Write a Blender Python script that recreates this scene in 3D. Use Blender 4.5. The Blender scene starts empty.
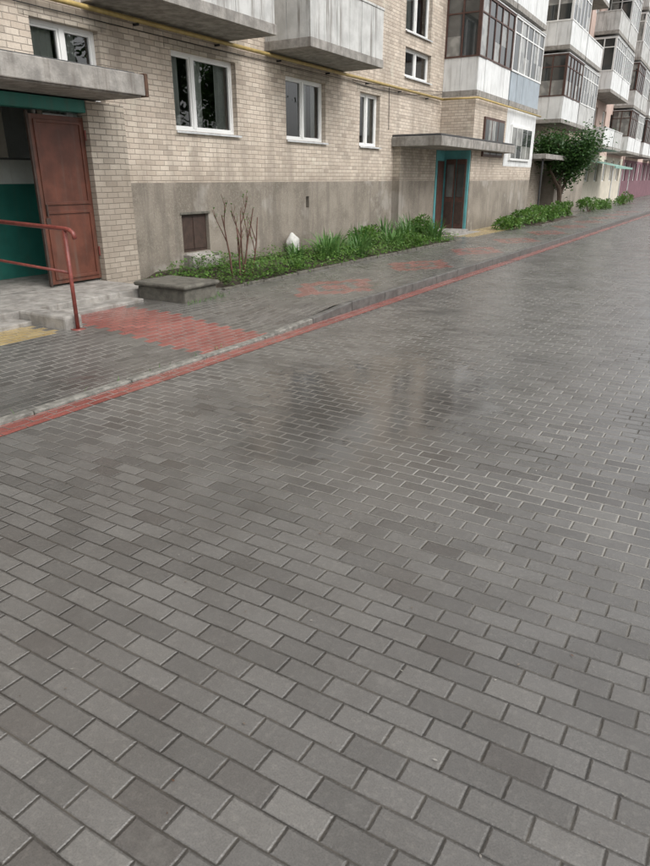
import bpy, math, random, bmesh
from mathutils import Vector, Matrix
random.seed(7)
scene=bpy.context.scene
SH=0.02   # the street runs at a slight angle to the facades
# ---------------------------------------------------------------- node helper
class NT:
    def __init__(s,name):
        s.mat=bpy.data.materials.new(name); s.mat.use_nodes=True
        s.t=s.mat.node_tree; s.n=s.t.nodes; s.l=s.t.links
        s.bsdf=s.n["Principled BSDF"]; s.out=s.n["Material Output"]
    def set(s,sock,v):
        if isinstance(v,bpy.types.NodeSocket): s.l.new(v,sock)
        else:
            if sock.type=='RGBA' and len(v)==3: v=(*v,1)
            sock.default_value=v
    def m(s,op,a,b=None,c=None,clamp=False):
        nd=s.n.new('ShaderNodeMath'); nd.operation=op; nd.use_clamp=clamp
        s.set(nd.inputs[0],a)
        if b is not None: s.set(nd.inputs[1],b)
        if c is not None: s.set(nd.inputs[2],c)
        return nd.outputs[0]
    def pos(s):
        g=s.n.new('ShaderNodeNewGeometry'); x=s.n.new('ShaderNodeSeparateXYZ')
        s.l.new(g.outputs['Position'],x.inputs[0]); s.P=g.outputs['Position']; s.G=g
        return x.outputs
    def comb(s,x,y,z=0.0):
        c=s.n.new('ShaderNodeCombineXYZ')
        for i,v in enumerate((x,y,z)): s.set(c.inputs[i],v)
        return c.outputs[0]
    def noise(s,scale,detail=3,rough=.55,vec=None,out=0):
        nd=s.n.new('ShaderNodeTexNoise'); nd.inputs['Scale'].default_value=scale
        nd.inputs['Detail'].default_value=detail; nd.inputs['Roughness'].default_value=rough
        s.l.new(vec if vec is not None else s.P,nd.inputs['Vector'])
        return nd.outputs[out]
    def white(s,vec):
        nd=s.n.new('ShaderNodeTexWhiteNoise'); nd.noise_dimensions='3D'
        s.l.new(vec,nd.inputs['Vector'])
        x=s.n.new('ShaderNodeSeparateColor'); s.l.new(nd.outputs['Color'],x.inputs[0])
        return x.outputs
    def ss(s,v,a,b,lo=0.0,hi=1.0):
        nd=s.n.new('ShaderNodeMapRange'); nd.interpolation_type='SMOOTHSTEP'
        s.set(nd.inputs[0],v)
        for i,k in enumerate((a,b,lo,hi)): s.set(nd.inputs[i+1],k)
        return nd.outputs[0]
    def mix(s,f,a,b,mode='MIX'):
        nd=s.n.new('ShaderNodeMix'); nd.data_type='RGBA'; nd.blend_type=mode
        s.set(nd.inputs[0],f); s.set(nd.inputs[6],a); s.set(nd.inputs[7],b)
        return nd.outputs[2]
    def bump(s,h,strength=1.0,dist=1.0):
        nd=s.n.new('ShaderNodeBump'); nd.inputs['Strength'].default_value=strength
        nd.inputs['Distance'].default_value=dist
        s.l.new(h,nd.inputs['Height']); s.l.new(nd.outputs[0],s.bsdf.inputs['Normal'])
    def col(s,v): s.set(s.bsdf.inputs['Base Color'],v)
    def rough(s,v): s.set(s.bsdf.inputs['Roughness'],v)
    def tiles(s,u,v,L,W):
        vw=s.m('DIVIDE',v,W); row=s.m('FLOOR',vw); fv=s.m('FRACT',vw)
        off=s.m('MULTIPLY',s.m('FLOORED_MODULO',row,2.0),.5)
        a=s.m('ADD',s.m('DIVIDE',u,L),off); c=s.m('FLOOR',a); fu=s.m('FRACT',a)
        eu=s.m('MULTIPLY',s.m('SUBTRACT',.5,s.m('ABSOLUTE',s.m('SUBTRACT',fu,.5))),L)
        ev=s.m('MULTIPLY',s.m('SUBTRACT',.5,s.m('ABSOLUTE',s.m('SUBTRACT',fv,.5))),W)
        d=s.m('MINIMUM',eu,ev)
        r=s.white(s.comb(c,row,3.3))
        cu=s.m('MULTIPLY',s.m('SUBTRACT',s.m('ADD',c,.5),off),L)
        cv=s.m('MULTIPLY',s.m('ADD',row,.5),W)
        return dict(d=d,fu=fu,fv=fv,r=r,cu=cu,cv=cv)
    def band(s,v,a,b):
        return s.m('MULTIPLY',s.m('GREATER_THAN',v,a),s.m('LESS_THAN',v,b))

def simple(name,c,r=.6,var=.25,scale=6.0,bump=.0,metal=0.0,streak=0.0,dirt=(.12,.1,.08)):
    t=NT(name); t.pos()
    n=t.noise(scale,4,.6)
    f=t.ss(n,.3,.72)
    dark=tuple(x*(1-var) for x in c)
    cc=t.mix(f,dark,c)
    if streak>0:
        mp=t.n.new('ShaderNodeMapping'); mp.inputs['Scale'].default_value=(9,9,.7)
        t.l.new(t.P,mp.inputs['Vector'])
        n2=t.noise(1.0,4,.6,mp.outputs[0])
        cc=t.mix(t.m('MULTIPLY',t.ss(n2,.48,.72),streak),cc,dirt)
    t.col(cc); t.rough(r); t.bsdf.inputs['Metallic'].default_value=metal
    if bump>0: t.bump(t.noise(scale*8,3,.6),1.0,bump)
    return t.mat

# ---------------------------------------------------------------- pavers
def paver_mat(name,kind):
    t=NT(name); x,y,z=t.pos()[:3]
    xs=t.m('SUBTRACT',x,t.m('MULTIPLY',y,SH))
    wob=t.m('MULTIPLY',t.m('SUBTRACT',t.noise(1.7,2),.5),.016)
    if kind=='road': T=t.tiles(t.m('ADD',xs,wob),t.m('ADD',y,wob),.194,.097); cx,cy=T['cu'],T['cv']
    else: T=t.tiles(t.m('ADD',y,wob),xs,.194,.097); cx,cy=T['cv'],T['cu']
    r=T['r']
    dd_=t.m('ADD',T['d'],t.m('MULTIPLY',t.m('SUBTRACT',t.noise(70,2,.6),.5),.005))
    prof=t.ss(dd_,.0008,.0095)
    midd=t.ss(y,1.8,3.6)                       # past the foreground: wider joints, wet sky glints painted into their colour
    jm=t.ss(dd_,.0012,t.m('ADD',.0048,t.m('MULTIPLY',midd,.0042)))
    fine=t.noise(170,2,.7); big=t.noise(.55,3,.6); mid=t.noise(3.2,3,.6); gr=t.noise(45,3,.65)
    g=t.mix(r[0],(.108,.103,.096),(.150,.144,.135))
    g=t.mix(t.ss(r[1],.90,.97,0,.6),g,(.088,.080,.073))
    g=t.mix(t.ss(r[2],.90,.97,0,.5),g,(.185,.178,.165))
    if kind=='strip': g=t.mix(r[0],(.24,.068,.056),(.32,.10,.083))
    if kind=='walk':
        red=t.mix(r[0],(.25,.068,.058),(.33,.10,.083))
        yel=t.mix(r[0],(.42,.30,.12),(.52,.40,.19))
        mk=t.m('MULTIPLY',t.band(cx,-6.85,-4.50),t.band(cy,4.95,6.05))
        ph=t.m('SUBTRACT',t.m('FLOORED_MODULO',t.m('SUBTRACT',cy,7.35),3.2),1.6)
        dd=t.m('ADD',t.m('MULTIPLY',t.m('ABSOLUTE',ph),.62),t.m('ABSOLUTE',t.m('ADD',cx,5.3)))
        dia=t.m('MULTIPLY',t.m('LESS_THAN',dd,.66),t.band(cy,7.4,40))
        hole=t.m('GREATER_THAN',t.m('ABSOLUTE',t.m('SUBTRACT',dd,.30)),.07)
        dia=t.m('MULTIPLY',dia,hole)
        g=t.mix(t.m('MULTIPLY',mk,.92),g,red)
        g=t.mix(t.m('MULTIPLY',dia,.7),g,red)
        ym=t.m('MAXIMUM',t.m('MULTIPLY',t.band(cx,-7.6,-6.2),t.band(cy,2.5,4.62)),
               t.m('MULTIPLY',t.band(cx,-7.8,-6.7),t.band(cy,19.0,24.0)))
        g=t.mix(t.m('MULTIPLY',ym,.9),g,yel)
    g=t.mix(t.ss(mid,.35,.75,0.0,.5),g,t.mix(1.0,g,(.68,.66,.64),'MULTIPLY'))
    g=t.mix(t.ss(fine,.35,.7,0.0,.5),g,t.mix(1.0,g,(.55,.55,.55),'MULTIPLY'))
    g=t.mix(t.ss(gr,.48,.72,0.0,.5),g,t.mix(1.0,g,(1.45,1.43,1.4),'MULTIPLY'))
    sc=t.noise(2.1,5,.75)
    g=t.mix(t.ss(sc,.58,.76,0.0,.32),g,(.24,.23,.21))
    joint=t.mix(t.ss(t.noise(5,3),.4,.65),(.032,.029,.025),(.075,.067,.056))
    glint=t.m('MULTIPLY',t.ss(t.noise(1.1,3,.6),.30,.55),midd)
    joint=t.mix(t.m('MULTIPLY',glint,.9),joint,(.34,.325,.295))  # joints lightened to imitate sky glinting on wet paver edges
    c=t.mix(jm,joint,g)
    if kind=='road':
        dx=t.m('DIVIDE',t.m('SUBTRACT',xs,-2.3),1.05); dy=t.m('DIVIDE',t.m('SUBTRACT',y,4.6),1.7)
        e=t.m('SQRT',t.m('ADD',t.m('MULTIPLY',dx,dx),t.m('MULTIPLY',dy,dy)))
        e=t.m('ADD',e,t.m('MULTIPLY',t.m('SUBTRACT',t.noise(1.7,4,.62),.5),1.9))
        pud=t.ss(e,1.15,.65)
        film=t.ss(e,1.9,.95)
        far=t.ss(t.m('ADD',t.m('ADD',y,t.m('MULTIPLY',xs,1.0)),t.m('MULTIPLY',big,2.0)),.5,5.0)
        wet=t.m('MAXIMUM',t.m('MULTIPLY',film,.9),t.m('MULTIPLY',far,.7))
        wet=t.m('MAXIMUM',wet,pud)
        pud=t.m('MAXIMUM',pud,t.m('MULTIPLY',t.ss(t.noise(.7,4,.6),.56,.68),t.m('MULTIPLY',far,.55)))
    else:
        pud=t.ss(t.noise(.9,3,.6),.62,.72); wet=t.ss(big,.35,.75,.3,.9)
    rg=t.m('ADD',t.m('MULTIPLY',t.m('SUBTRACT',1.0,wet),.20),.18)
    rg=t.m('ADD',rg,t.m('MULTIPLY',t.m('SUBTRACT',mid,.5),.18))
    rg=t.m('ADD',rg,t.m('MULTIPLY',t.m('SUBTRACT',r[2],.5),.10))
    rg=t.m('MULTIPLY',rg,t.m('SUBTRACT',1.0,t.m('MULTIPLY',pud,.60)),clamp=True)
    rg=t.m('MAXIMUM',rg,.075)
    t.rough(rg)
    c=t.mix(t.m('MULTIPLY',wet,.15),c,(.05,.047,.043))
    c=t.mix(t.m('MULTIPLY',pud,.45),c,(.05,.047,.043))
    t.col(c)
    h=t.m('MULTIPLY',prof,.0048)
    tl=t.m('ADD',t.m('MULTIPLY',t.m('SUBTRACT',T['fu'],.5),t.m('SUBTRACT',r[1],.5)),
           t.m('MULTIPLY',t.m('SUBTRACT',T['fv'],.5),t.m('SUBTRACT',r[2],.5)))
    h=t.m('ADD',h,t.m('MULTIPLY',tl,.0065))
    h=t.m('ADD',h,t.m('MULTIPLY',fine,.0008))
    h=t.m('ADD',h,t.m('MULTIPLY',gr,.0014))
    h=t.m('MULTIPLY',h,t.m('SUBTRACT',1.0,t.m('MULTIPLY',pud,.90)))
    t.bump(h,1.0,1.0)
    t.bsdf.inputs['IOR'].default_value=1.55
    return t.mat
# ---------------------------------------------------------------- brick facade
def brick_mat(name,ca,cb,mort,L=.212,W=.079,dirt=.6):
    t=NT(name); x,y,z=t.pos()[:3]
    wb=t.m('MULTIPLY',t.m('SUBTRACT',t.noise(3,1),.5),.012)
    T=t.tiles(t.m('ADD',x,y),t.m('ADD',z,wb),L,W); r=T['r']
    dj=t.m('ADD',T['d'],t.m('MULTIPLY',t.m('SUBTRACT',t.noise(50,2,.6),.5),.006))
    prof=t.ss(dj,.003,.008)
    g=t.mix(r[0],ca,cb)
    g=t.mix(t.ss(r[1],.80,.97,0,.6),g,tuple(v*.62 for v in ca))
    g=t.mix(t.ss(t.noise(40,3,.7),.4,.75,0,.3),g,tuple(v*.65 for v in ca))
    c=t.mix(prof,mort,g)
    big=t.noise(.5,4,.65)
    c=t.mix(t.ss(big,.42,.75,0,dirt),c,tuple(v*.55 for v in ca))
    mp=t.n.new('ShaderNodeMapping'); mp.inputs['Scale'].default_value=(3,3,.35); t.l.new(t.P,mp.inputs['Vector'])
    c=t.mix(t.ss(t.noise(1.0,4,.65,mp.outputs[0]),.46,.70,0,dirt),c,tuple(v*.56 for v in ca))
    c=t.mix(t.ss(t.noise(1.3,3,.6),.62,.72,0,.3),c,tuple(min(.75,v*1.25) for v in cb))
    c=t.mix(t.ss(t.m('ADD',z,t.m('MULTIPLY',t.noise(1.8,3),.8)),2.45,1.9,0,.4),c,(.25,.205,.16))
    t.col(c); t.rough(.85)
    h=t.m('ADD',t.m('MULTIPLY',prof,.005),t.m('MULTIPLY',t.noise(60,3,.7),.003))
    t.bump(h,1.0,1.0)
    return t.mat
def plinth_mat():
    t=NT('weathered_render'); x,y,z=t.pos()[:3]
    n=t.noise(1.1,5,.65); n2=t.noise(28,4,.75)
    c=t.mix(t.ss(n,.32,.7),(.30,.262,.215),(.18,.155,.125))
    c=t.mix(t.ss(n2,.45,.7,0,.5),c,(.38,.345,.29))
    c=t.mix(t.ss(t.m('ADD',z,t.m('MULTIPLY',t.noise(2.5,4),.6)),.95,.3,0,.65),c,(.12,.105,.082))
    c=t.mix(t.ss(t.noise(.8,4,.6),.57,.64,0,.55),c,(.40,.37,.33))
    mp=t.n.new('ShaderNodeMapping'); mp.inputs['Scale'].default_value=(4,4,.5); t.l.new(t.P,mp.inputs['Vector'])
    c=t.mix(t.ss(t.noise(1.0,4,.65,mp.outputs[0]),.48,.68,0,.5),c,(.14,.12,.10))
    t.col(c); t.rough(.9); t.bump(t.noise(45,4,.75),1.0,.018)
    return t.mat
def leaf_mat(name,a,b,tr=.35):
    t=NT(name); t.pos()
    rnd=t.G.outputs['Random Per Island']
    c=t.mix(rnd,a,b)
    c=t.mix(t.ss(t.noise(1.6,2),.4,.65,0,.5),c,tuple(v*.55 for v in a))
    t.col(c); t.rough(.42)
    tl=t.n.new('ShaderNodeBsdfTranslucent'); t.set(tl.inputs[0],c)
    mx=t.n.new('ShaderNodeMixShader'); mx.inputs[0].default_value=tr
    t.l.new(t.bsdf.outputs[0],mx.inputs[1]); t.l.new(tl.outputs[0],mx.inputs[2]); t.l.new(mx.outputs[0],t.out.inputs[0])
    return t.mat
def glass_mat():
    t=NT('window_glass'); t.pos()
    gl=t.n.new('ShaderNodeBsdfGlossy'); gl.inputs['Roughness'].default_value=.01
    tr=t.n.new('ShaderNodeBsdfTransparent'); tr.inputs[0].default_value=(.78,.82,.81,1)
    fr=t.n.new('ShaderNodeFresnel'); fr.inputs[0].default_value=2.1
    bp=t.n.new('ShaderNodeBump'); bp.inputs['Distance'].default_value=.004; t.l.new(t.noise(1.5,2),bp.inputs['Height'])
    t.l.new(bp.outputs[0],gl.inputs['Normal'])
    mx=t.n.new('ShaderNodeMixShader')
    t.l.new(fr.outputs[0],mx.inputs[0]); t.l.new(tr.outputs[0],mx.inputs[1]); t.l.new(gl.outputs[0],mx.inputs[2])
    t.l.new(mx.outputs[0],t.out.inputs[0]); return t.mat
def darkglass_mat():
    t=NT('loggia_glass'); x,y,z=t.pos()[:3]
    cell=t.m('FLOOR',t.m('DIVIDE',t.m('ADD',y,x),.66)); r=t.white(t.comb(cell,t.m('FLOOR',t.m('DIVIDE',z,2.8)),1.5))
    c=t.mix(t.ss(r[0],.5,.75),(.03,.035,.035),(.30,.30,.28))
    c=t.mix(t.ss(t.noise(2.5,2),.4,.6,0,.5),c,(.05,.05,.05)); t.col(c); t.rough(.05)
    t.bsdf.inputs['IOR'].default_value=1.8; return t.mat

M={}
M['road']=paver_mat('grey_block_pavers','road'); M['walk']=paver_mat('sidewalk_pavers','walk'); M['strip']=paver_mat('red_pavers','strip')
M['brick']=brick_mat('silicate_brick',(.54,.455,.37),(.66,.58,.485),(.35,.30,.25))
M['brick2']=brick_mat('silicate_brick_grey',(.40,.345,.28),(.53,.47,.39),(.21,.185,.155),dirt=.5)
M['salmon']=simple('salmon_render',(.58,.44,.38),.85,.2,2,.003,streak=.2)
M['cream']=simple('cream_render',(.62,.57,.47),.85,.2,2,.003,streak=.2)
M['purple']=simple('purple_render',(.20,.10,.12),.8,.3,2,.003)
M['plinth']=plinth_mat()
M['conc']=simple('old_concrete',(.36,.34,.31),.85,.45,5,.006,streak=.55)
M['kerb']=simple('kerb_concrete',(.14,.135,.125),.42,.5,9,.006)
M['kerbl']=simple('kerb_concrete_pale',(.28,.27,.24),.6,.6,14,.006)
M['darkc']=simple('mossy_concrete',(.15,.14,.115),.8,.5,8,.01)
M['panel']=simple('balcony_panel',(.56,.56,.54),.7,.25,3,.002,streak=.75)
M['wpanel']=simple('white_panel',(.74,.75,.74),.6,.15,2,0,streak=.4)
M['bpanel']=simple('bluegrey_panel',(.36,.41,.45),.6,.2,2,0,streak=.2)
M['pvc']=simple('white_pvc',(.80,.80,.78),.35,.06,3)
M['wood']=simple('brown_wood_frame',(.10,.05,.038),.5,.4,10)
M['door']=simple('rust_brown_steel_door',(.135,.046,.028),.42,.4,4,.001,streak=.4)
M['hatch']=simple('dark_brown_board',(.06,.036,.027),.6,.4,8,.002)
M['rail']=simple('red_painted_steel',(.23,.058,.045),.42,.4,20,.0005)
M['teal']=simple('teal_paint',(.03,.18,.145),.45,.25,3,streak=.2)
M['tealb']=simple('light_teal_paint',(.12,.38,.40),.5,.25,3,streak=.2)
M['white']=simple('limewash',(.66,.70,.66),.8,.15,3,streak=.2)
M['gas']=simple('yellow_gas_pipe',(.50,.37,.14),.5,.3,6)
M['cable']=simple('black_cable',(.03,.03,.03),.6,.2,6)
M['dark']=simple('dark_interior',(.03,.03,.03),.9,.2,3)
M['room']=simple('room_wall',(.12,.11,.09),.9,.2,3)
M['curtain']=simple('net_curtain',(.72,.72,.68),.9,.12,4)
M['tin']=simple('tin_sill',(.60,.61,.61),.4,.25,8)
M['soil']=simple('garden_soil',(.075,.055,.038),.95,.5,12,.03)
M['rust']=simple('rusty_flashing',(.12,.06,.035),.7,.5,9)
M['rooft']=simple('bitumen_roof',(.07,.07,.07),.8,.4,6)
M['greenc']=simple('green_awning',(.25,.42,.36),.5,.2,4)
M['leaf']=leaf_mat('garden_leaves',(.06,.15,.022),(.15,.27,.05))
M['iris']=leaf_mat('iris_leaves',(.06,.16,.035),(.15,.27,.08),.3)
M['tleaf']=leaf_mat('tree_leaves',(.03,.085,.02),(.07,.15,.035))
M['bark']=simple('bark',(.12,.085,.06),.9,.4,14,.01)
M['stem']=simple('shrub_stem',(.14,.07,.05),.8,.4,14,.002)
M['ground']=simple('earth',(.10,.10,.08),.95,.4,.3)
M['glass']=glass_mat(); M['dglass']=darkglass_mat()
M['stone']=simple('whitewashed_stone',(.60,.59,.55),.8,.35,9,.006)
M['grit']=simple('grit',(.16,.13,.10),.8,.5,30)

# ---------------------------------------------------------------- mesh builder
class MB:
    def __init__(s): s.v=[];s.f=[];s.mi=[];s.mats=[]
    def idx(s,m):
        if m not in s.mats: s.mats.append(m)
        return s.mats.index(m)
    def face(s,pts,m):
        b=len(s.v); s.v+= [tuple(p) for p in pts]; s.f.append(tuple(range(b,b+len(pts)))); s.mi.append(s.idx(m))
    def box(s,x0,x1,y0,y1,z0,z1,m):
        if x0>x1:x0,x1=x1,x0
        if y0>y1:y0,y1=y1,y0
        b=len(s.v); s.v+=[(x,y,z) for x in(x0,x1) for y in(y0,y1) for z in(z0,z1)]
        for q in((0,1,3,2),(4,6,7,5),(0,4,5,1),(2,3,7,6),(0,2,6,4),(1,5,7,3)):
            s.f.append(tuple(b+i for i in q)); s.mi.append(s.idx(m))
    def tube(s,pts,r,m,n=8,r2=None):
        pts=[Vector(p) for p in pts]; b=len(s.v); K=len(pts)
        for i,p in enumerate(pts):
            d=(pts[min(i+1,K-1)]-pts[max(i-1,0)]).normalized()
            a=d.orthogonal().normalized() if i==0 else (a-d*a.dot(d)).normalized()
            c=d.cross(a); rr=r if r2 is None else r+(r2-r)*i/(K-1)
            for k in range(n):
                t=2*math.pi*k/n; s.v.append(tuple(p+(a*math.cos(t)+c*math.sin(t))*rr))
        for i in range(K-1):
            for k in range(n):
                k2=(k+1)%n
                s.f.append((b+i*n+k,b+i*n+k2,b+(i+1)*n+k2,b+(i+1)*n+k)); s.mi.append(s.idx(m))
        s.f.append(tuple(b+k for k in range(n))[::-1]); s.mi.append(s.idx(m))
        s.f.append(tuple(b+(K-1)*n+k for k in range(n))); s.mi.append(s.idx(m))
    def obj(s,name,parent=None,bevel=0,smooth=False):
        me=bpy.data.meshes.new(name); me.from_pydata(s.v,[],s.f)
        for m in s.mats: me.materials.append(M[m])
        me.polygons.foreach_set('material_index',s.mi)
        if smooth: me.polygons.foreach_set('use_smooth',[True]*len(s.f))
        me.update()
        o=bpy.data.objects.new(name,me); scene.collection.objects.link(o)
        if parent: o.parent=parent
        if bevel:
            b=o.modifiers.new('b','BEVEL'); b.width=bevel; b.segments=2; b.limit_method='ANGLE'
        return o
def empty(name):
    e=bpy.data.objects.new(name,None); scene.collection.objects.link(e); return e

# ---------------------------------------------------------------- walls
def wall(mb,X,y0,y1,z0,z1,ops,matf,zsplit=(),depth=.14):
    """facade facing +X with real openings (oy0,oy1,oz0,oz1)"""
    ys=sorted({y0,y1,*[o[0] for o in ops],*[o[1] for o in ops]}); zs=sorted({z0,z1,*zsplit,*[o[2] for o in ops],*[o[3] for o in ops]})
    for a,b in zip(ys,ys[1:]):
        for c,d in zip(zs,zs[1:]):
            my,mz=(a+b)/2,(c+d)/2
            if any(o[0]<my<o[1] and o[2]<mz<o[3] for o in ops): continue
            mb.face([(X,a,c),(X,b,c),(X,b,d),(X,a,d)],matf(my,mz))
    for o in ops:
        m=matf((o[0]+o[1])/2,(o[2]+o[3])/2); e=X-depth
        mb.face([(X,o[0],o[2]),(X,o[0],o[3]),(e,o[0],o[3]),(e,o[0],o[2])],m)
        mb.face([(X,o[1],o[2]),(e,o[1],o[2]),(e,o[1],o[3]),(X,o[1],o[3])],m)
        mb.face([(X,o[0],o[3]),(X,o[1],o[3]),(e,o[1],o[3]),(e,o[0],o[3])],m)
        mb.face([(X,o[0],o[2]),(e,o[0],o[2]),(e,o[1],o[2]),(X,o[1],o[2])],m)
def window(mb,X,y0,y1,z0,z1,muls=(.5,),fm='pvc',depth=.14,curt=((0,.35),(.62,1.0)),transom=None,sill='tin'):
    fx0,fx1=X-depth-.03,X-depth+.035; w=.05
    mb.box(fx0,fx1,y0,y1,z0,z0+w,fm); mb.box(fx0,fx1,y0,y1,z1-w,z1,fm)
    mb.box(fx0,fx1,y0,y0+w,z0+w,z1-w,fm); mb.box(fx0,fx1,y1-w,y1,z0+w,z1-w,fm)
    for k in muls:
        c=y0+(y1-y0)*k; mb.box(fx0+.004,fx1+.008,c-.04,c+.04,z0+w,z1-w,fm)
    es=[0,*muls,1]
    for a,b in zip(es,es[1:]):
        ya=y0+(y1-y0)*a+(w if a==0 else .04); yb=y0+(y1-y0)*b-(w if b==1 else .04)
        for q in ((ya,ya+.03),(yb-.03,yb)): mb.box(fx0+.01,fx1-.014,q[0],q[1],z0+w,z1-w,fm)
        for q in ((z0+w,z0+w+.03),(z1-w-.03,z1-w)): mb.box(fx0+.01,fx1-.014,ya+.03,yb-.03,q[0],q[1],fm)
    gx=X-depth-.01
    mb.face([(gx,y0+w,z0+w),(gx,y1-w,z0+w),(gx,y1-w,z1-w),(gx,y0+w,z1-w)],'glass')
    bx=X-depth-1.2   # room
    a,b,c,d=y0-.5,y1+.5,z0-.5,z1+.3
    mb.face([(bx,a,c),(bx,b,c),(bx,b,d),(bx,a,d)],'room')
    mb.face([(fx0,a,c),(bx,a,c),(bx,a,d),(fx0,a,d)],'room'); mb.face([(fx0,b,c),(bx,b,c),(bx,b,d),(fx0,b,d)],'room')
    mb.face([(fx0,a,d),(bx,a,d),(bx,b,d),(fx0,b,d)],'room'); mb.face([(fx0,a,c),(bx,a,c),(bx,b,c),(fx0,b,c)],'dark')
    for (p,q) in curt:
        ya,yb=y0+(y1-y0)*p,y0+(y1-y0)*q; n=max(6,int((yb-ya)*42)); pv=None; ph=random.random()*6
        for i in range(n+1):
            yy=ya+(yb-ya)*i/n; xx=X-depth-.11+.018*math.sin(i*1.55+ph)+.01*math.sin(i*.5)
            cur=(xx,yy)
            if pv: mb.face([(pv[0],pv[1],z0-.05),(cur[0],cur[1],z0-.05),(cur[0],cur[1],z1),(pv[0],pv[1],z1)],'curtain')
            pv=cur
    if sill:
        mb.face([(X-depth+.035,y0-.0,z0+.012),(X+.05,y0,z0-.015),(X+.05,y1,z0-.015),(X-depth+.035,y1,z0+.012)],sill)
        mb.box(X+.047,X+.056,y0-.04,y1+.04,z0-.045,z0-.013,sill)
def loggia(mb,X,Xo,y0,y1,z0,panel,frame,glazed=True,h=2.8,slab='conc',nm=5,ph=1.0):
    mb.box(X-.05,Xo,y0,y1,z0,z0+.16,slab)
    zp0,zp1=z0+.16,z0+.16+ph-.12
    n=nm
    for i in range(n):
        a=y0+.02+(y1-y0-.04)*i/n; b=y0+.02+(y1-y0-.04)*(i+1)/n
        j=random.uniform(-.008,.008)
        mb.box(Xo-.05+j,Xo-.02+j,a+.004,b-.004,zp0-.05,zp1,panel)
    k=2
    for yy in (y0+.02,y1-.05):
        for i in range(k):
            a=X+(Xo-.05-X)*i/k; b=X+(Xo-.05-X)*(i+1)/k
            mb.box(a+.004,b-.004,yy,yy+.03,zp0-.05,zp1,panel)
    mb.box(Xo-.075,Xo-.0,y0,y1,zp1,zp1+.045,frame if glazed else panel)
    mb.box(X,Xo-.075,y0,y0+.07,zp1,zp1+.045,frame if glazed else panel)
    mb.box(X,Xo-.075,y1-.07,y1,zp1,zp1+.045,frame if glazed else panel)
    if glazed:
        zt=z0+h-.16; g0=zp1+.045
        mb.box(Xo-.075,Xo,y0,y1,zt-.06,zt,frame); mb.box(X,Xo-.075,y0,y0+.07,zt-.06,zt,frame)
        for i in range(n+1):
            c=y0+.03+(y1-y0-.06)*i/n; mb.box(Xo-.065,Xo-.008,c-.03,c+.03,g0,zt-.06,frame)
        for i in range(3):
            c=X+.03+(Xo-X-.12)*i/2; mb.box(c-.025,c+.025,y0+.008,y0+.06,g0,zt-.06,frame)
        zm=g0+(zt-g0)*.7
        mb.box(Xo-.06,Xo-.012,y0+.06,y1-.06,zm-.02,zm+.02,frame); mb.box(X,Xo-.07,y0+.012,y0+.055,zm-.02,zm+.02,frame)
        mb.face([(Xo-.035,y0,g0),(Xo-.035,y1,g0),(Xo-.035,y1,zt),(Xo-.035,y0,zt)],'dglass')
        mb.face([(X,y0+.035,g0),(Xo-.035,y0+.035,g0),(Xo-.035,y0+.035,zt),(X,y0+.035,zt)],'dglass')
        mb.face([(X,y1-.035,g0),(Xo-.035,y1-.035,g0),(Xo-.035,y1-.035,zt),(X,y1-.035,zt)],'dglass')
        mb.box(X-.05,Xo+.02,y0-.02,y1+.02,zt,zt+.03,'tin')

# ================================================================ BUILDING A
XF=-8.3; ZP=1.63
A=empty('apartment_building')
zf=[0,2.8,5.6,8.4,11.2]
wins=[]
base=[(6.46,7.6,(.5,),((.0,.45),(.55,.8))),(9.08,10.77,(.36,),((.0,.24),(.38,.58),(.8,1))),(12.4,14.0,(.5,),((0,.22),(.5,.72),(.85,1))),(15.65,16.75,(.5,),((0,.42),(.56,1)))]
for k in range(5):
    for (a,b,mu,cu) in base:
        if k>0 and b<15: 
            if a<7: wins.append((a-1.0,b-.9,2.46+zf[k],3.66+zf[k],mu,cu)); continue
            wins.append((a+.1,b-.1,2.2+zf[k],3.66+zf[k],(.35,),((.4,1),)));continue
        if k>0: continue
        wins.append((a,b,2.46+zf[k],3.66+zf[k],mu,cu))
    if k>0: wins.append((18.15,19.9,2.55+zf[k],3.72+zf[k],(.5,),((0,.5),)))
wins.append((18.2,20.0,4.28,4.98,(.5,),()))
for k in range(1,4): wins.append((30.0,31.0,2.46+zf[k],3.66+zf[k],(.5,),((0,.3),)))
wins.append((29.2,30.6,2.46,3.66,(.5,),((0,.4),))) ; wins.append((33.6,35.2,2.46,3.66,(.5,),((0,.4),)));wins.append((37,38.5,2.46,3.66,(.5,),((0,.4),)))
for k in range(5):
    for a in (.2,-3.6): wins.append((a,a+1.6,2.46+zf[k],3.66+zf[k],(.5,),((0,.3),(.7,1))))
ops=[w[:4] for w in wins]+[(9.04,9.76,.45,1.1),(13.14,13.27,1.08,1.32),(3.6,7.05,0.02,2.66)]
def mf(y,z):
    if 3<y<7.05 and z<2.66: return 'white'
    if z<ZP: return 'plinth'
    return 'brick'
mb=MB()
wall(mb,XF,-8,40.5,-.2,15.6,ops,mf,(ZP,))
mb.face([(XF,40.5,-.2),(XF-11,40.5,-.2),(XF-11,40.5,15.6),(XF,40.5,15.6)],'brick')
mb.face([(XF,-8,-.2),(XF-11,-8,-.2),(XF-11,-8,15.6),(XF,-8,15.6)],'brick')
mb.face([(XF-11,-8,-.2),(XF-11,40.5,-.2),(XF-11,40.5,15.6),(XF-11,-8,15.6)],'brick')
mb.obj('brick_walls',A)
mb=MB(); mb.box(XF-11.3,XF+.4,-8.3,40.8,15.6,15.85,'conc'); mb.box(XF-11,XF+.1,-8,40.5,15.85,15.95,'rooft'); mb.obj('roof',A)
mb=MB()
for w in wins: window(mb,XF,w[0],w[1],w[2],w[3],w[4],curt=w[5],sill='tin' if w[0]>8.9 or w[2]>3 else None)
mb.obj('windows',A)
mb=MB()
for w in wins:
    if w[3]-w[2]>1: mb.box(XF-.01,XF+.006,w[0]-.15,w[1]+.15,w[3]+.002,w[3]+.14,'brick2')
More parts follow.
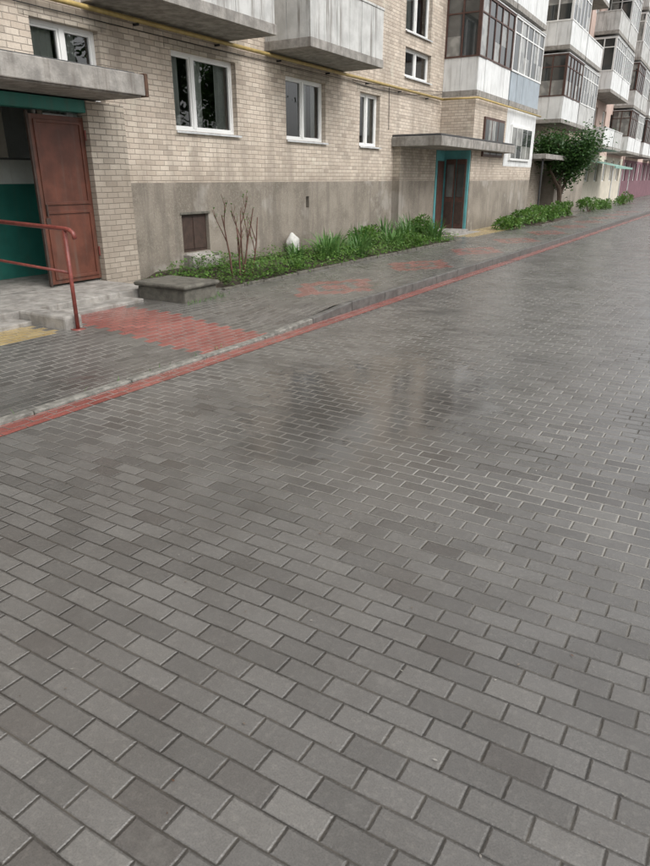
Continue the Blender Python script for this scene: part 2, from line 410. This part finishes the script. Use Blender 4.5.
mb.obj('lintels',A)
# basement hatch
mb=MB()
mb.box(XF-.12,XF-.07,9.04,9.76,.45,1.1,'hatch')
mb.box(XF-.07,XF-.055,9.09,9.71,.5,1.05,'hatch'); mb.box(XF-.055,XF-.04,9.38,9.42,.5,1.05,'hatch')
mb.box(XF-.02,XF+.012,9.0,9.8,1.1,1.14,'darkc'); 
mb.box(XF-.03,XF+.22,9.02,9.08,.12,.42,'conc'); mb.box(XF-.03,XF+.22,9.74,9.80,.12,.42,'conc'); mb.box(XF+.16,XF+.22,9.08,9.74,.12,.36,'conc')
mb.face([(XF,9.08,.44),(XF+.16,9.08,.34),(XF+.16,9.74,.34),(XF,9.74,.44)],'conc')
mb.box(XF-.3,XF-.13,13.1,13.3,1.0,1.4,'dark')
mb.obj('basement_window',A,bevel=.006)
# balconies
mb=MB()
for k in range(4):
    z=3.97+2.8*k
    for (a,b) in ((7.35,10.6),(11.7,14.75),(-4,-1),(-.2,2.6)):
        loggia(mb,XF,-7.25,a,b,z,'panel','conc',False,nm=6,ph=1.05)
mb.obj('balconies',A,bevel=.006)
# gas pipe
mb=MB()
mb.tube([(XF+.09,-6,3.88),(XF+.09,20.85,3.93)],.034,'gas'); 
for i in range(14): mb.box(XF,XF+.1,i*1.9-5,i*1.9-4.97,3.84,3.87,'cable')
mb.tube([(XF+.09,20.85,3.93),(-7.1,20.85,3.93),(-7.1,28.4,3.93)],.03,'gas')
mb.obj('gas_pipe',A,smooth=True)
mb=MB()
def cable(p,q,sag,r=.008):
    p,q=Vector(p),Vector(q); pts=[p.lerp(q,i/14)+Vector((0,0,-sag*4*(i/14)*(1-i/14))) for i in range(15)]
    mb.tube(pts,r,'cable',5)
cable((XF+.03,15.2,3.82),(XF+.05,20.9,4.08),.12); cable((XF+.03,15.2,3.86),(XF+.05,20.9,4.15),.05); cable((XF+.03,-2,3.8),(XF+.03,15.2,3.83),.03,.006)
cable((XF+.03,17.2,3.9),(XF+.03,17.25,2.9),.0)
mb.obj('cables',A,smooth=True)
# entrance porch 1
mb=MB()
mb.box(XF-.02,-8.1,7.05,7.75,-.1,2.72,'brick2'); mb.box(XF-.02,-8.1,2.9,3.6,-.1,2.72,'brick2')
mb.box(XF-.02,-8.12,3.6,7.05,2.56,2.72,'teal')
mb.obj('porch_piers',A,bevel=.008)
mb=MB()
mb.box(XF+.001,-7.32,2.4,7.36,2.74,2.98,'conc'); mb.box(XF+.002,-7.38,2.4,7.34,2.98,3.05,'rooft')
mb.box(-7.318,-7.28,2.35,7.40,2.76,3.02,'conc'); mb.box(-7.8,-7.27,7.402,7.46,2.75,3.04,'rust')
mb.obj('porch_canopy',A,bevel=.012)
mb=MB()  # hall
bx=-9.5
for (z0,z1,m) in ((.2,1.62,'teal'),(1.62,3.0,'white')):
    mb.face([(bx,2.6,z0),(bx,7.4,z0),(bx,7.4,z1),(bx,2.6,z1)],m)
    mb.face([(XF-.14,7.3,z0),(bx,7.3,z0),(bx,7.3,z1),(XF-.14,7.3,z1)],m)
    mb.face([(XF-.14,3.4,z0),(bx,3.4,z0),(bx,3.4,z1),(XF-.14,3.4,z1)],m)
mb.face([(XF,2.6,2.8),(bx,2.6,2.8),(bx,7.4,2.8),(XF,7.4,2.8)],'white')
mb.face([(XF+.1,2.6,.24),(bx,2.6,.24),(bx,7.4,.24),(XF+.1,7.4,.24)],'conc')
mb.box(-9.48,-9.42,4.6,5.5,.24,2.3,'wood')
mb.obj('entrance_hall',A)
mb=MB()  # steel door leaf
y0,y1,z0,z1=6.16,7.045,.27,2.5; xd=-8.2
mb.box(xd-.05,xd,y0,y1,z0,z1,'door')
for (a,b) in ((z0+.06,z0+1.0),(z0+1.08,z1-.06)):
    for q in ((y0+.05,y0+.09),(y1-.09,y1-.05)): mb.box(xd+.0,xd+.018,q[0],q[1],a,b,'door')
    for q in ((a,a+.04),(b-.04,b)): mb.box(xd,xd+.018,y0+.09,y1-.09,q[0],q[1],'door')
mb.box(xd,xd+.04,y0+.05,y0+.07,1.2,1.36,'hatch'); mb.box(xd,xd+.02,y0+.03,y0+.1,1.1,1.18,'hatch')
for zz in (.6,2.2): mb.tube([(xd+.02,y1,zz),(xd+.02,y1,zz+.14)],.014,'rail')
mb.box(xd-.045,xd-.003,y0-.035,y0,.25,2.54,'hatch')
mb.obj('entrance_door',A,bevel=.004)
# second entrance + loggia block
mb=MB()
mb.box(XF-.02,-8.08,17.65,20.25,-.1,ZP,'plinth'); mb.box(XF-.02,-8.08,17.65,20.25,ZP,2.5,'brick2')
mb.box(XF-.02,-7.22,21.0,28.2,-.1,ZP,'plinth'); 
mb.box(XF-.02,-7.22,21.0,28.2,ZP+.0,4.0,'brick')
mb.box(XF-.02,-7.212,24.35,28.21,2.1,4.0,'wpanel')
mb.obj('ground_floor_block',A)
mb=MB()
mb.box(-7.215,-7.16,21.9,24.0,2.35,3.5,'wood')
for i in range(3): mb.box(-7.17,-7.155,21.97+i*.68,21.97+i*.68+.6,2.42,3.42,'dglass')
mb.box(-7.21,-7.15,24.9,27.6,2.3,3.45,'pvc')
for i in range(4): mb.box(-7.17,-7.14,24.97+i*.66,24.97+i*.66+.58,2.38,3.37,'dglass')
mb.obj('ground_floor_windows',A)
mb=MB()
mb.box(XF+.0,-6.85,17.5,24.4,2.5,2.74,'conc'); mb.box(XF+.0,-6.9,17.55,24.35,2.74,2.8,'rooft')
mb.obj('second_canopy',A,bevel=.012)
mb=MB()
mb.box(XF-.02,-8.05,20.25,20.99,.1,2.5,'tealb')
mb.box(-8.05,-7.24,20.93,20.985,.1,2.5,'tealb')
mb.box(-7.98,-7.67,20.88,20.93,.2,2.25,'wood'); mb.box(-7.63,-7.32,20.88,20.93,.2,2.25,'wood')
mb.box(-7.93,-7.72,20.865,20.88,1.15,2.1,'dglass'); mb.box(-7.58,-7.37,20.865,20.88,1.15,2.1,'dglass')
for xx in (-7.93,-7.58): mb.box(xx,xx+.21,20.868,20.88,.35,1.0,'hatch')
mb.box(-8.05,-8.03,20.35,20.85,.2,2.2,'wood')
mb.box(-8.0,-7.1,19.3,20.86,.05,.2,'conc'); mb.box(-8.0,-6.8,19.1,21.3,.0,.12,'conc')
mb.obj('second_entrance',A,bevel=.004)
mb=MB()
for k in range(4):
    z=4.0+2.8*k
    loggia(mb,XF,-7.2,21.0,24.3,z,'wpanel',('wood','wood','pvc','wood')[k],True,nm=5)
    loggia(mb,XF,-7.18,24.32,28.2,z,('bpanel','wpanel','bpanel','panel')[k],'pvc',True,nm=5)
    loggia(mb,XF,-7.1,32.0,35.4,z-.05,('wpanel','wpanel','panel','wpanel')[k],('wood','pvc','wood','pvc')[k],(True,True,False,True)[k],nm=5)
    loggia(mb,XF,-7.12,35.6,39.6,z-.05,('panel','wpanel','wpanel','panel')[k],('pvc','pvc','pvc','pvc')[k],(True,False,True,True)[k],nm=6)
mb.obj('loggias',A)
mb=MB(); mb.box(XF,-6.7,28.3,33.0,2.42,2.6,'conc'); mb.box(XF,-7.9,30.9,33.2,-.1,2.42,'brick2'); mb.tube([(-6.85,28.5,0),(-6.85,28.5,2.42)],.04,'cable')
mb.box(XF,-7.3,33.21,39.9,-.1,2.9,'plinth'); mb.obj('third_entrance',A,bevel=.01)

# ================================================================ further buildings
def farb(name,X,y0,y1,H,wm,gm,sp,pan,seed):
    random.seed(seed); E=empty(name); mb=MB(); ws=[]
    y=y0+.9
    while y<y1-2:
        for k in range(int(H//2.8)):
            ws.append((y,y+1.3,1.5+2.8*k,2.9+2.8*k))
        y+=3.1
    wall(mb,X,y0,y1,-.2,H,ws,lambda y,z: gm if z<3.1 else wm,(3.1,))
    for yy in (y0,y1): mb.face([(X,yy,-.2),(X-11,yy,-.2),(X-11,yy,H),(X,yy,H)],wm)
    mb.face([(X-11,y0,-.2),(X-11,y1,-.2),(X-11,y1,H),(X-11,y0,H)],wm)
    mb.obj('walls',E)
    mb=MB(); mb.box(X-11.3,X+.4,y0-.2,y1+.2,H,H+.3,'conc'); mb.obj('roof',E)
    mb=MB()
    for w in ws: window(mb,X,*w,(.5,),curt=((0,.4),),sill=None)
    mb.obj('windows',E)
    mb=MB()
    for (a,b) in sp:
        for k in range(int(H//2.8)-1):
            gl=random.random()<.7
            loggia(mb,X,X+1.25,a,b,3.3+2.8*k,random.choice(pan),random.choice(['pvc','pvc','pvc','wood']),gl,nm=5)
    mb.obj('balconies',E); return E
E2=farb('apartment_building',-8.2,41.2,60,15.4,'salmon','cream',((42.3,45.8),(46.0,49.2),(52.0,55.4),(55.6,59)),['wpanel','wpanel','panel','wpanel'],3)
E3=farb('apartment_building',-8.2,60.6,104,15.8,'salmon','purple',((61,65),(65.2,69),(73,77),(78,82),(90,96)),['wpanel','wpanel','cream'],5)
mb=MB(); mb.face([(-8.2,43.5,2.75),(-6.3,43.5,2.35),(-6.3,51,2.35),(-8.2,51,2.75)],'greenc'); mb.box(-6.33,-6.27,43.5,51,2.24,2.36,'greenc')
for yy in (43.6,47,50.8): mb.tube([(-6.4,yy,0),(-6.4,yy,2.3)],.03,'tin')
mb.obj('green_awning',E2)

# ================================================================ ground
def sw_z(xs,y):
    def s(a): a=max(0,min(1,a)); return a*a*(3-2*a)
    return .018+.10*max(s((y-6.5)/.9), s((-4.75-xs)/1.4))
mb=MB(); mb.face([(-400,-400,-.03),(400,-400,-.03),(400,600,-.03),(-400,600,-.03)],'ground'); mb.obj('ground')
mb=MB(); mb.face([(-4.4-.12,-6,0),(9-.12,-6,0),(9+2.4,120,0),(-4.4+2.4,120,0)],'road'); mb.obj('paved_road')
mb=MB(); mb.face([(-4.39-.12,-6,.004),(-4.19-.12,-6,.004),(-4.19+2.4,120,.004),(-4.39+2.4,120,.004)],'strip'); mb.obj('red_paver_line')
mb=MB(); xsn=[-4.49-.2*i for i in range(22)]; ysn=[-6+.5*i for i in range(70)]+[29+2*i for i in range(46)]
for j in range(len(ysn)-1):
    for i in range(len(xsn)-1):
        q=[(xsn[i],ysn[j]),(xsn[i],ysn[j+1]),(xsn[i+1],ysn[j+1]),(xsn[i+1],ysn[j])]
        mb.face([(a+SH*b,b,sw_z(a,b)) for a,b in q],'walk')
mb.obj('sidewalk')
mb=MB(); y=-6.0
while y<110:
    L=.98 if y<60 else 3
    m='kerbl' if y<6.6 else 'kerb'
    j=random.uniform(-.006,.006)
    b=len(mb.v)
    t1=sw_z(-4.52,y)+.010+j; t2=sw_z(-4.52,y+L)+.010+j
    x0,x1=-4.495+j,-4.402+j*.5
    for (yy,tt) in ((y,t1),(y+L,t2)):
        for (xx,zz) in ((x0,-.1),(x1,-.1),(x1,tt),(x0,tt)): mb.v.append((xx+SH*yy,yy,zz))
    for q in ((0,1,2,3),(7,6,5,4),(0,4,5,1),(1,5,6,2),(2,6,7,3),(3,7,4,0)): mb.f.append(tuple(b+i for i in q)); mb.mi.append(mb.idx(m))
    y+=L+.012
mb.obj('kerb',bevel=.012)
# steps and landing
mb=MB()
mb.box(-8.28,-7.05,2.5,7.02,-.1,.235,'conc'); mb.box(-7.05,-6.72,2.5,6.45,-.1,.165,'conc')
mb.obj('entrance_steps',bevel=.012)
mb=MB(); mb.box(-7.0,-6.12,6.62,7.28,-.1,.30,'darkc'); mb.box(-7.04,-6.08,6.58,7.32,.30,.36,'darkc'); mb.obj('concrete_block',bevel=.025)
mb=MB(); mb.box(-6.95,-6.13,4.68,4.92,-.1,.27,'conc'); mb.obj('concrete_cheek_wall',bevel=.03)
mb=MB()
yr=4.80
mb.tube([(-6.08,yr,.05),(-6.08,yr,1.19)],.022,'rail',10)
mb.tube([(-5.93,yr,1.10),(-5.95,yr,1.16),(-6.0,yr,1.19),(-6.08,yr,1.20),(-8.05,yr,1.27)],.024,'rail',10)
mb.tube([(-6.08,yr,.74),(-8.05,yr,.84)],.016,'rail',8); mb.tube([(-7.9,yr,.2),(-7.9,yr,1.26)],.022,'rail',10)
mb.box(-6.14,-6.02,yr-.06,yr+.06,.10,.125,'rail')
mb.obj('stair_handrail',smooth=True)
# garden beds
def bed(name,x0,x1,y0,y1):
    mb=MB(); n=int((y1-y0)/.25); k=8
    def P(i,j):
        yy=y0+(y1-y0)*i/n; xx=x0+(x1-x0)*j/k
        e=min(i,n-i,j*1.0+2,k-j); zz=.10+.09*min(1,e/2)+random.Random(i*31+j).uniform(-.02,.02)
        return (xx+ (SH*yy if j>0 else 0),yy,zz)
    for i in range(n):
        for j in range(k): mb.face([P(i,j),P(i,j+1),P(i+1,j+1),P(i+1,j)],'soil')
    mb.obj(name)
    mb=MB(); y=y0
    while y<y1:
        mb.box(x1+SH*y,x1+SH*y+.07,y,y+.49,.05,.16+random.uniform(-.015,.012),'darkc'); y+=.5
    mb.obj(name+'_edging',bevel=.01)
bed('garden_bed',-8.3,-6.62,7.8,17.5); bed('garden_bed',-7.2,-6.3,24.8,31.5)

def leaf(mb,p,d,L,w,m,droop=.3,roll=None):
    d=Vector(d).normalized(); s=d.cross(Vector((0,0,1)));
    if s.length<.05: s=Vector((1,0,0))
    s.normalize(); 
    if roll is not None: s=(Matrix.Rotation(roll,3,d)@s)
    p=Vector(p); a=p+d*L*.5; t=p+d*L+Vector((0,0,-droop*L))
    b=len(mb.v); mb.v+=[tuple(p),tuple(a-s*w*.5),tuple(a+s*w*.5),tuple(t)]
    mb.f+=[(b,b+1,b+2),(b+1,b+3,b+2)]; mb.mi+=[mb.idx(m)]*2
def blade(mb,p,ang,lean,L,w,m):
    h=Vector((math.cos(ang),math.sin(ang),0)); s=Vector((-h.y,h.x,0)); b=len(mb.v); K=5
    P=Vector(p)
    for i in range(K+1):
        t=i/K; q=P+h*(lean*L*t*t)+Vector((0,0,L*(t-.45*lean*t*t*t))); ww=w*(1-t**3)*.5+.0005
        mb.v+=[tuple(q-s*ww),tuple(q+s*ww)]
    for i in range(K): mb.f.append((b+2*i,b+2*i+1,b+2*i+3,b+2*i+2)); mb.mi.append(mb.idx(m))
def rdir(up=.2):
    a=random.uniform(0,6.283); z=random.uniform(-.3,1)*1.0+up; return (math.cos(a),math.sin(a),z)
random.seed(11)
mb=MB()
for i in range(17000):
    yy=random.uniform(7.85,17.5); xx=random.uniform(-8.2,-6.55)+SH*yy
    dens=.5+.5*math.sin(yy*1.7+xx*2.2)*math.cos(yy*.6-xx*3)
    if random.random()>dens*.75+.22: continue
    z=.17+random.random()**2*(.08+.26*dens)
    leaf(mb,(xx,yy,z),rdir(),random.uniform(.04,.11),random.uniform(.025,.055),'leaf')
mb.obj('groundcover_plants')
mb=MB()
for (cx,cy,rx,ry,n) in ((-8.0,7.85,.12,.15,90),(-6.05,6.95,.05,.4,70),(-6.55,7.45,.45,.12,160),(-7.02,6.95,.06,.3,60),(-4.47,3,.02,2.5,25),(-8.2,18.6,.05,.9,60)):
    for i in range(n):
        x=cx+random.uniform(-rx,rx)+(SH*cy if cx>-5 else 0); yv=cy+random.uniform(-ry,ry)
        blade(mb,(x,yv,sw_z(x-SH*yv,yv)),random.uniform(0,6.28),random.uniform(.2,.9),random.uniform(.02,.08),.005,'iris')
mb.obj('weeds')
def iris(x,y,n,H,name='iris_plant'):
    mb=MB()
    for i in range(n):
        a=random.uniform(0,6.283); r=random.random()**.6*.24
        blade(mb,(x+r*math.cos(a),y+r*math.sin(a),.15),a+random.uniform(-.8,.8),random.uniform(.1,.95),H*random.uniform(.6,1.1),random.uniform(.024,.045),'iris')
    mb.obj(name)
for (x,y,n,H) in ((-7.0,11.9,80,.6),(-7.35,12.6,70,.6),(-7.0,13.3,70,.56),(-7.5,14.3,60,.6),(-6.9,14.9,60,.55),(-7.1,16.0,80,.7),(-6.7,16.9,70,.66),(-7.4,17.0,70,.78),(-6.7,12.6,40,.4),(-7.8,16.3,40,.72),(-6.8,10.4,18,.25),(-7.3,11.2,40,.45)): iris(x,y,n,H)
def bush(name,x,y,rx,ry,h,n,m='leaf',ls=.09):
    mb=MB()
    for i in range(8):
        a=random.uniform(0,6.28); mb.tube([(x,y,.05),(x+.4*rx*math.cos(a),y+.4*ry*math.sin(a),h*.5),(x+.7*rx*math.cos(a),y+.7*ry*math.sin(a),h*.85)],.012,'stem',5,.003)
    cl=[(x+random.uniform(-1,1)*rx*.65,y+random.uniform(-1,1)*ry*.7,h*random.uniform(.3,.85),random.uniform(.35,.6)) for _ in range(12)]
    for i in range(n):
        c=random.choice(cl); r=c[3]; v=Vector((random.gauss(0,1),random.gauss(0,1),random.gauss(0,1))).normalized()*r*random.uniform(.5,1)
        leaf(mb,(c[0]+v.x*rx*.8,c[1]+v.y*ry*.6,max(.1,c[2]+v.z*h*.45)),v+Vector((0,0,.2)),ls*random.uniform(.7,1.3),ls*.55,m,roll=random.uniform(-1,1))
    mb.obj(name)
bush('garden_bush',-7.2,17.2,.45,.5,.75,1000); bush('garden_bush',-6.75,15.6,.3,.5,.5,500); bush('garden_bush',-7.6,14.8,.4,.6,.6,700)
for (x,y,ry,h) in ((-6.3,22.9,1.0,.5),(-6.3,25.2,1.2,.65),(-6.3,27.3,1.1,.75),(-6.4,29.2,1.2,.6),(-6.3,31,1.0,.75),(-6.3,37,1.5,.8),(-6.2,41,2,.7),(-6.1,48,2.5,.9)): bush('hedge_bush',x,y,.5,ry,h,1200,ls=.11)
# shrub with bare stems
mb=MB()
def twig(p,d,L,r,dep):
    pts=[Vector(p)]; d=Vector(d)
    for i in range(5):
        d=(d+Vector((random.uniform(-.12,.12),random.uniform(-.12,.12),random.uniform(-.02,.1)))).normalized(); pts.append(pts[-1]+d*L/5)
    mb.tube(pts,r,'stem',6,r*.5)
    for q in pts[2:]:
        if random.random()<.45: leaf(mb,q,rdir(.3),random.uniform(.05,.08),.035,'leaf')
    if dep>0:
        for i in range(random.choice((2,3))):
            q=pts[random.choice((2,3,4))]; twig(q,(d+Vector((random.uniform(-.5,.5),random.uniform(-.5,.5),.4))).normalized(),L*.42,r*.55,dep-1)
for (dx,dy,L) in ((-.15,-.35,1.05),(.05,.1,1.15),(.1,.45,1.0),(-.1,.2,1.1),(0,-.1,.85)): twig((-6.8+dx*.3,8.75+dy*.5,.12),(dx*.35,dy*.35,1),L,.017,2)
mb.obj('bare_shrub',smooth=True)
bm=bmesh.new(); bmesh.ops.create_icosphere(bm,subdivisions=3,radius=1)
for v in bm.verts:
    c=v.co; k=1+.12*math.sin(c.x*4+1)*math.cos(c.y*3)+.08*math.sin(c.z*6); v.co=Vector((c.x*.1*k,c.y*.2*k,c.z*.24*k*(1-.2*c.y)))
me=bpy.data.meshes.new('whitewashed_stone'); bm.to_mesh(me); bm.free(); me.materials.append(M['stone'])
for p in me.polygons: p.use_smooth=True
o=bpy.data.objects.new('whitewashed_stone',me); o.location=(-8.14,12.35,.36); o.rotation_euler=(.3,0,0); scene.collection.objects.link(o)

# ---------------------------------------------------------------- trees
def tree_mesh(H,R,n,ls,seed,trunk=.3):
    random.seed(seed); mb=MB(); ends=[]
    def br(p,d,L,r,dep):
        pts=[Vector(p)]; d=Vector(d)
        for i in range(5):
            d=(d+Vector((random.uniform(-.15,.15),random.uniform(-.15,.15),random.uniform(-.02,.08)))).normalized(); pts.append(pts[-1]+d*L/5)
        mb.tube(pts,r,'bark',7,r*.55)
        if dep<=1: ends.extend(pts[2:])
        if dep>0:
            for i in range(3 if dep>1 else 4):
                a=random.uniform(0,6.28); k=random.uniform(.5,.95)
                nd=(d+Vector((math.cos(a)*k,math.sin(a)*k,.1))).normalized()
                br(pts[random.choice((3,4,5))],nd,L*random.uniform(.6,.8),r*.55,dep-1)
    br((0,0,0),(0,0,1),H*trunk,H*.02,3)
    m=max(e.z for e in ends); s=H*.92/m
    rr=max(math.hypot(e.x,e.y) for e in ends); q=R*.85/rr
    for i,v in enumerate(mb.v):
        f=min(1,v[2]/(H*trunk)); mb.v[i]=(v[0]*(1+(q-1)*f),v[1]*(1+(q-1)*f),v[2]*s)
    ends=[Vector((e.x*q,e.y*q,e.z*s)) for e in ends]
    for i in range(n):
        e=random.choice(ends); v=Vector([random.gauss(0,1) for _ in range(3)])*R*.16
        leaf(mb,e+v,rdir(0),ls*random.uniform(.7,1.3),ls*.6,'tleaf',roll=random.uniform(-1.2,1.2))
    return mb
t=tree_mesh(3.6,1.7,11000,.14,21,.2); o=t.obj('lilac_tree'); o.location=(-6.85,32.6,.1)
big=tree_mesh(11,4.2,7000,.45,5,.3); o=big.obj('street_tree'); o.location=(15,1,0)
for i,(x,y,s,r) in enumerate(((16,9,.95,1),(14.5,17,1.1,2.2),(16,25,1,3.5),(15,33,1.05,.6),(16,42,1.1,5),(15,-8,1,2))):
    c=bpy.data.objects.new('street_tree',o.data); c.location=(x,y,0); c.scale=(s,s,s); c.rotation_euler=(0,0,r); scene.collection.objects.link(c)
# litter: small fallen leaves & grit on the paving
random.seed(3); mb=MB()
for i in range(320):
    y=random.uniform(.8,9); x=random.uniform(-4.3,.8)+SH*y
    a=random.uniform(0,6.28); leaf(mb,(x,y,.006),(math.cos(a),math.sin(a),.12),random.uniform(.004,.022),.007,random.choice(['rust','conc','grit','kerbl']),.05)
for i in range(1100):
    y=random.uniform(0,16); x=-4.36+abs(random.gauss(0,.10))+SH*y
    a=random.uniform(0,6.28); leaf(mb,(x,y,.008),(math.cos(a),math.sin(a),.2),random.uniform(.006,.02),.01,random.choice(['rust','grit','darkc','kerbl']),.05)
mb.obj('fallen_leaf_litter')

# ================================================================ camera / light
yaw,pit=math.radians(30.7),math.radians(21.4)
F=Vector((-math.sin(yaw)*math.cos(pit),math.cos(yaw)*math.cos(pit),-math.sin(pit))); R=Vector((math.cos(yaw),math.sin(yaw),0)); U=R.cross(F)
cam=bpy.data.cameras.new('camera'); co=bpy.data.objects.new('camera',cam); scene.collection.objects.link(co)
mt=Matrix((( R.x,U.x,-F.x,0),(R.y,U.y,-F.y,0),(R.z,U.z,-F.z,1.7),(0,0,0,1))); co.matrix_world=mt
cam.sensor_fit='VERTICAL'; cam.sensor_height=36; cam.lens=27.02; cam.clip_end=1500; cam.clip_start=.05
scene.camera=co
w=bpy.data.worlds.new('World'); scene.world=w; w.use_nodes=True; nt=w.node_tree
sky=nt.nodes.new('ShaderNodeTexSky'); sky.sky_type='NISHITA'; sky.sun_disc=False
el,rot=math.radians(52),math.radians(100)
sky.sun_elevation=el; sky.sun_rotation=rot; sky.air_density=1.0; sky.dust_density=4.0
hs=nt.nodes.new('ShaderNodeHueSaturation'); hs.inputs['Saturation'].default_value=.12; hs.inputs['Value'].default_value=1.75
nt.links.new(sky.outputs[0],hs.inputs['Color']); bg=nt.nodes['Background']; nt.links.new(hs.outputs[0],bg.inputs[0]); bg.inputs[1].default_value=.15
sl=bpy.data.lights.new('sun','SUN'); sl.energy=1.0; sl.angle=math.radians(40); sl.color=(1,.96,.9)
so=bpy.data.objects.new('sun',sl); scene.collection.objects.link(so)
dirv=Vector((math.sin(rot)*math.cos(el),math.cos(rot)*math.cos(el),math.sin(el)))
so.rotation_euler=dirv.to_track_quat('Z','Y').to_euler()
scene.view_settings.view_transform='Standard'; scene.view_settings.look='None'; scene.view_settings.exposure=0
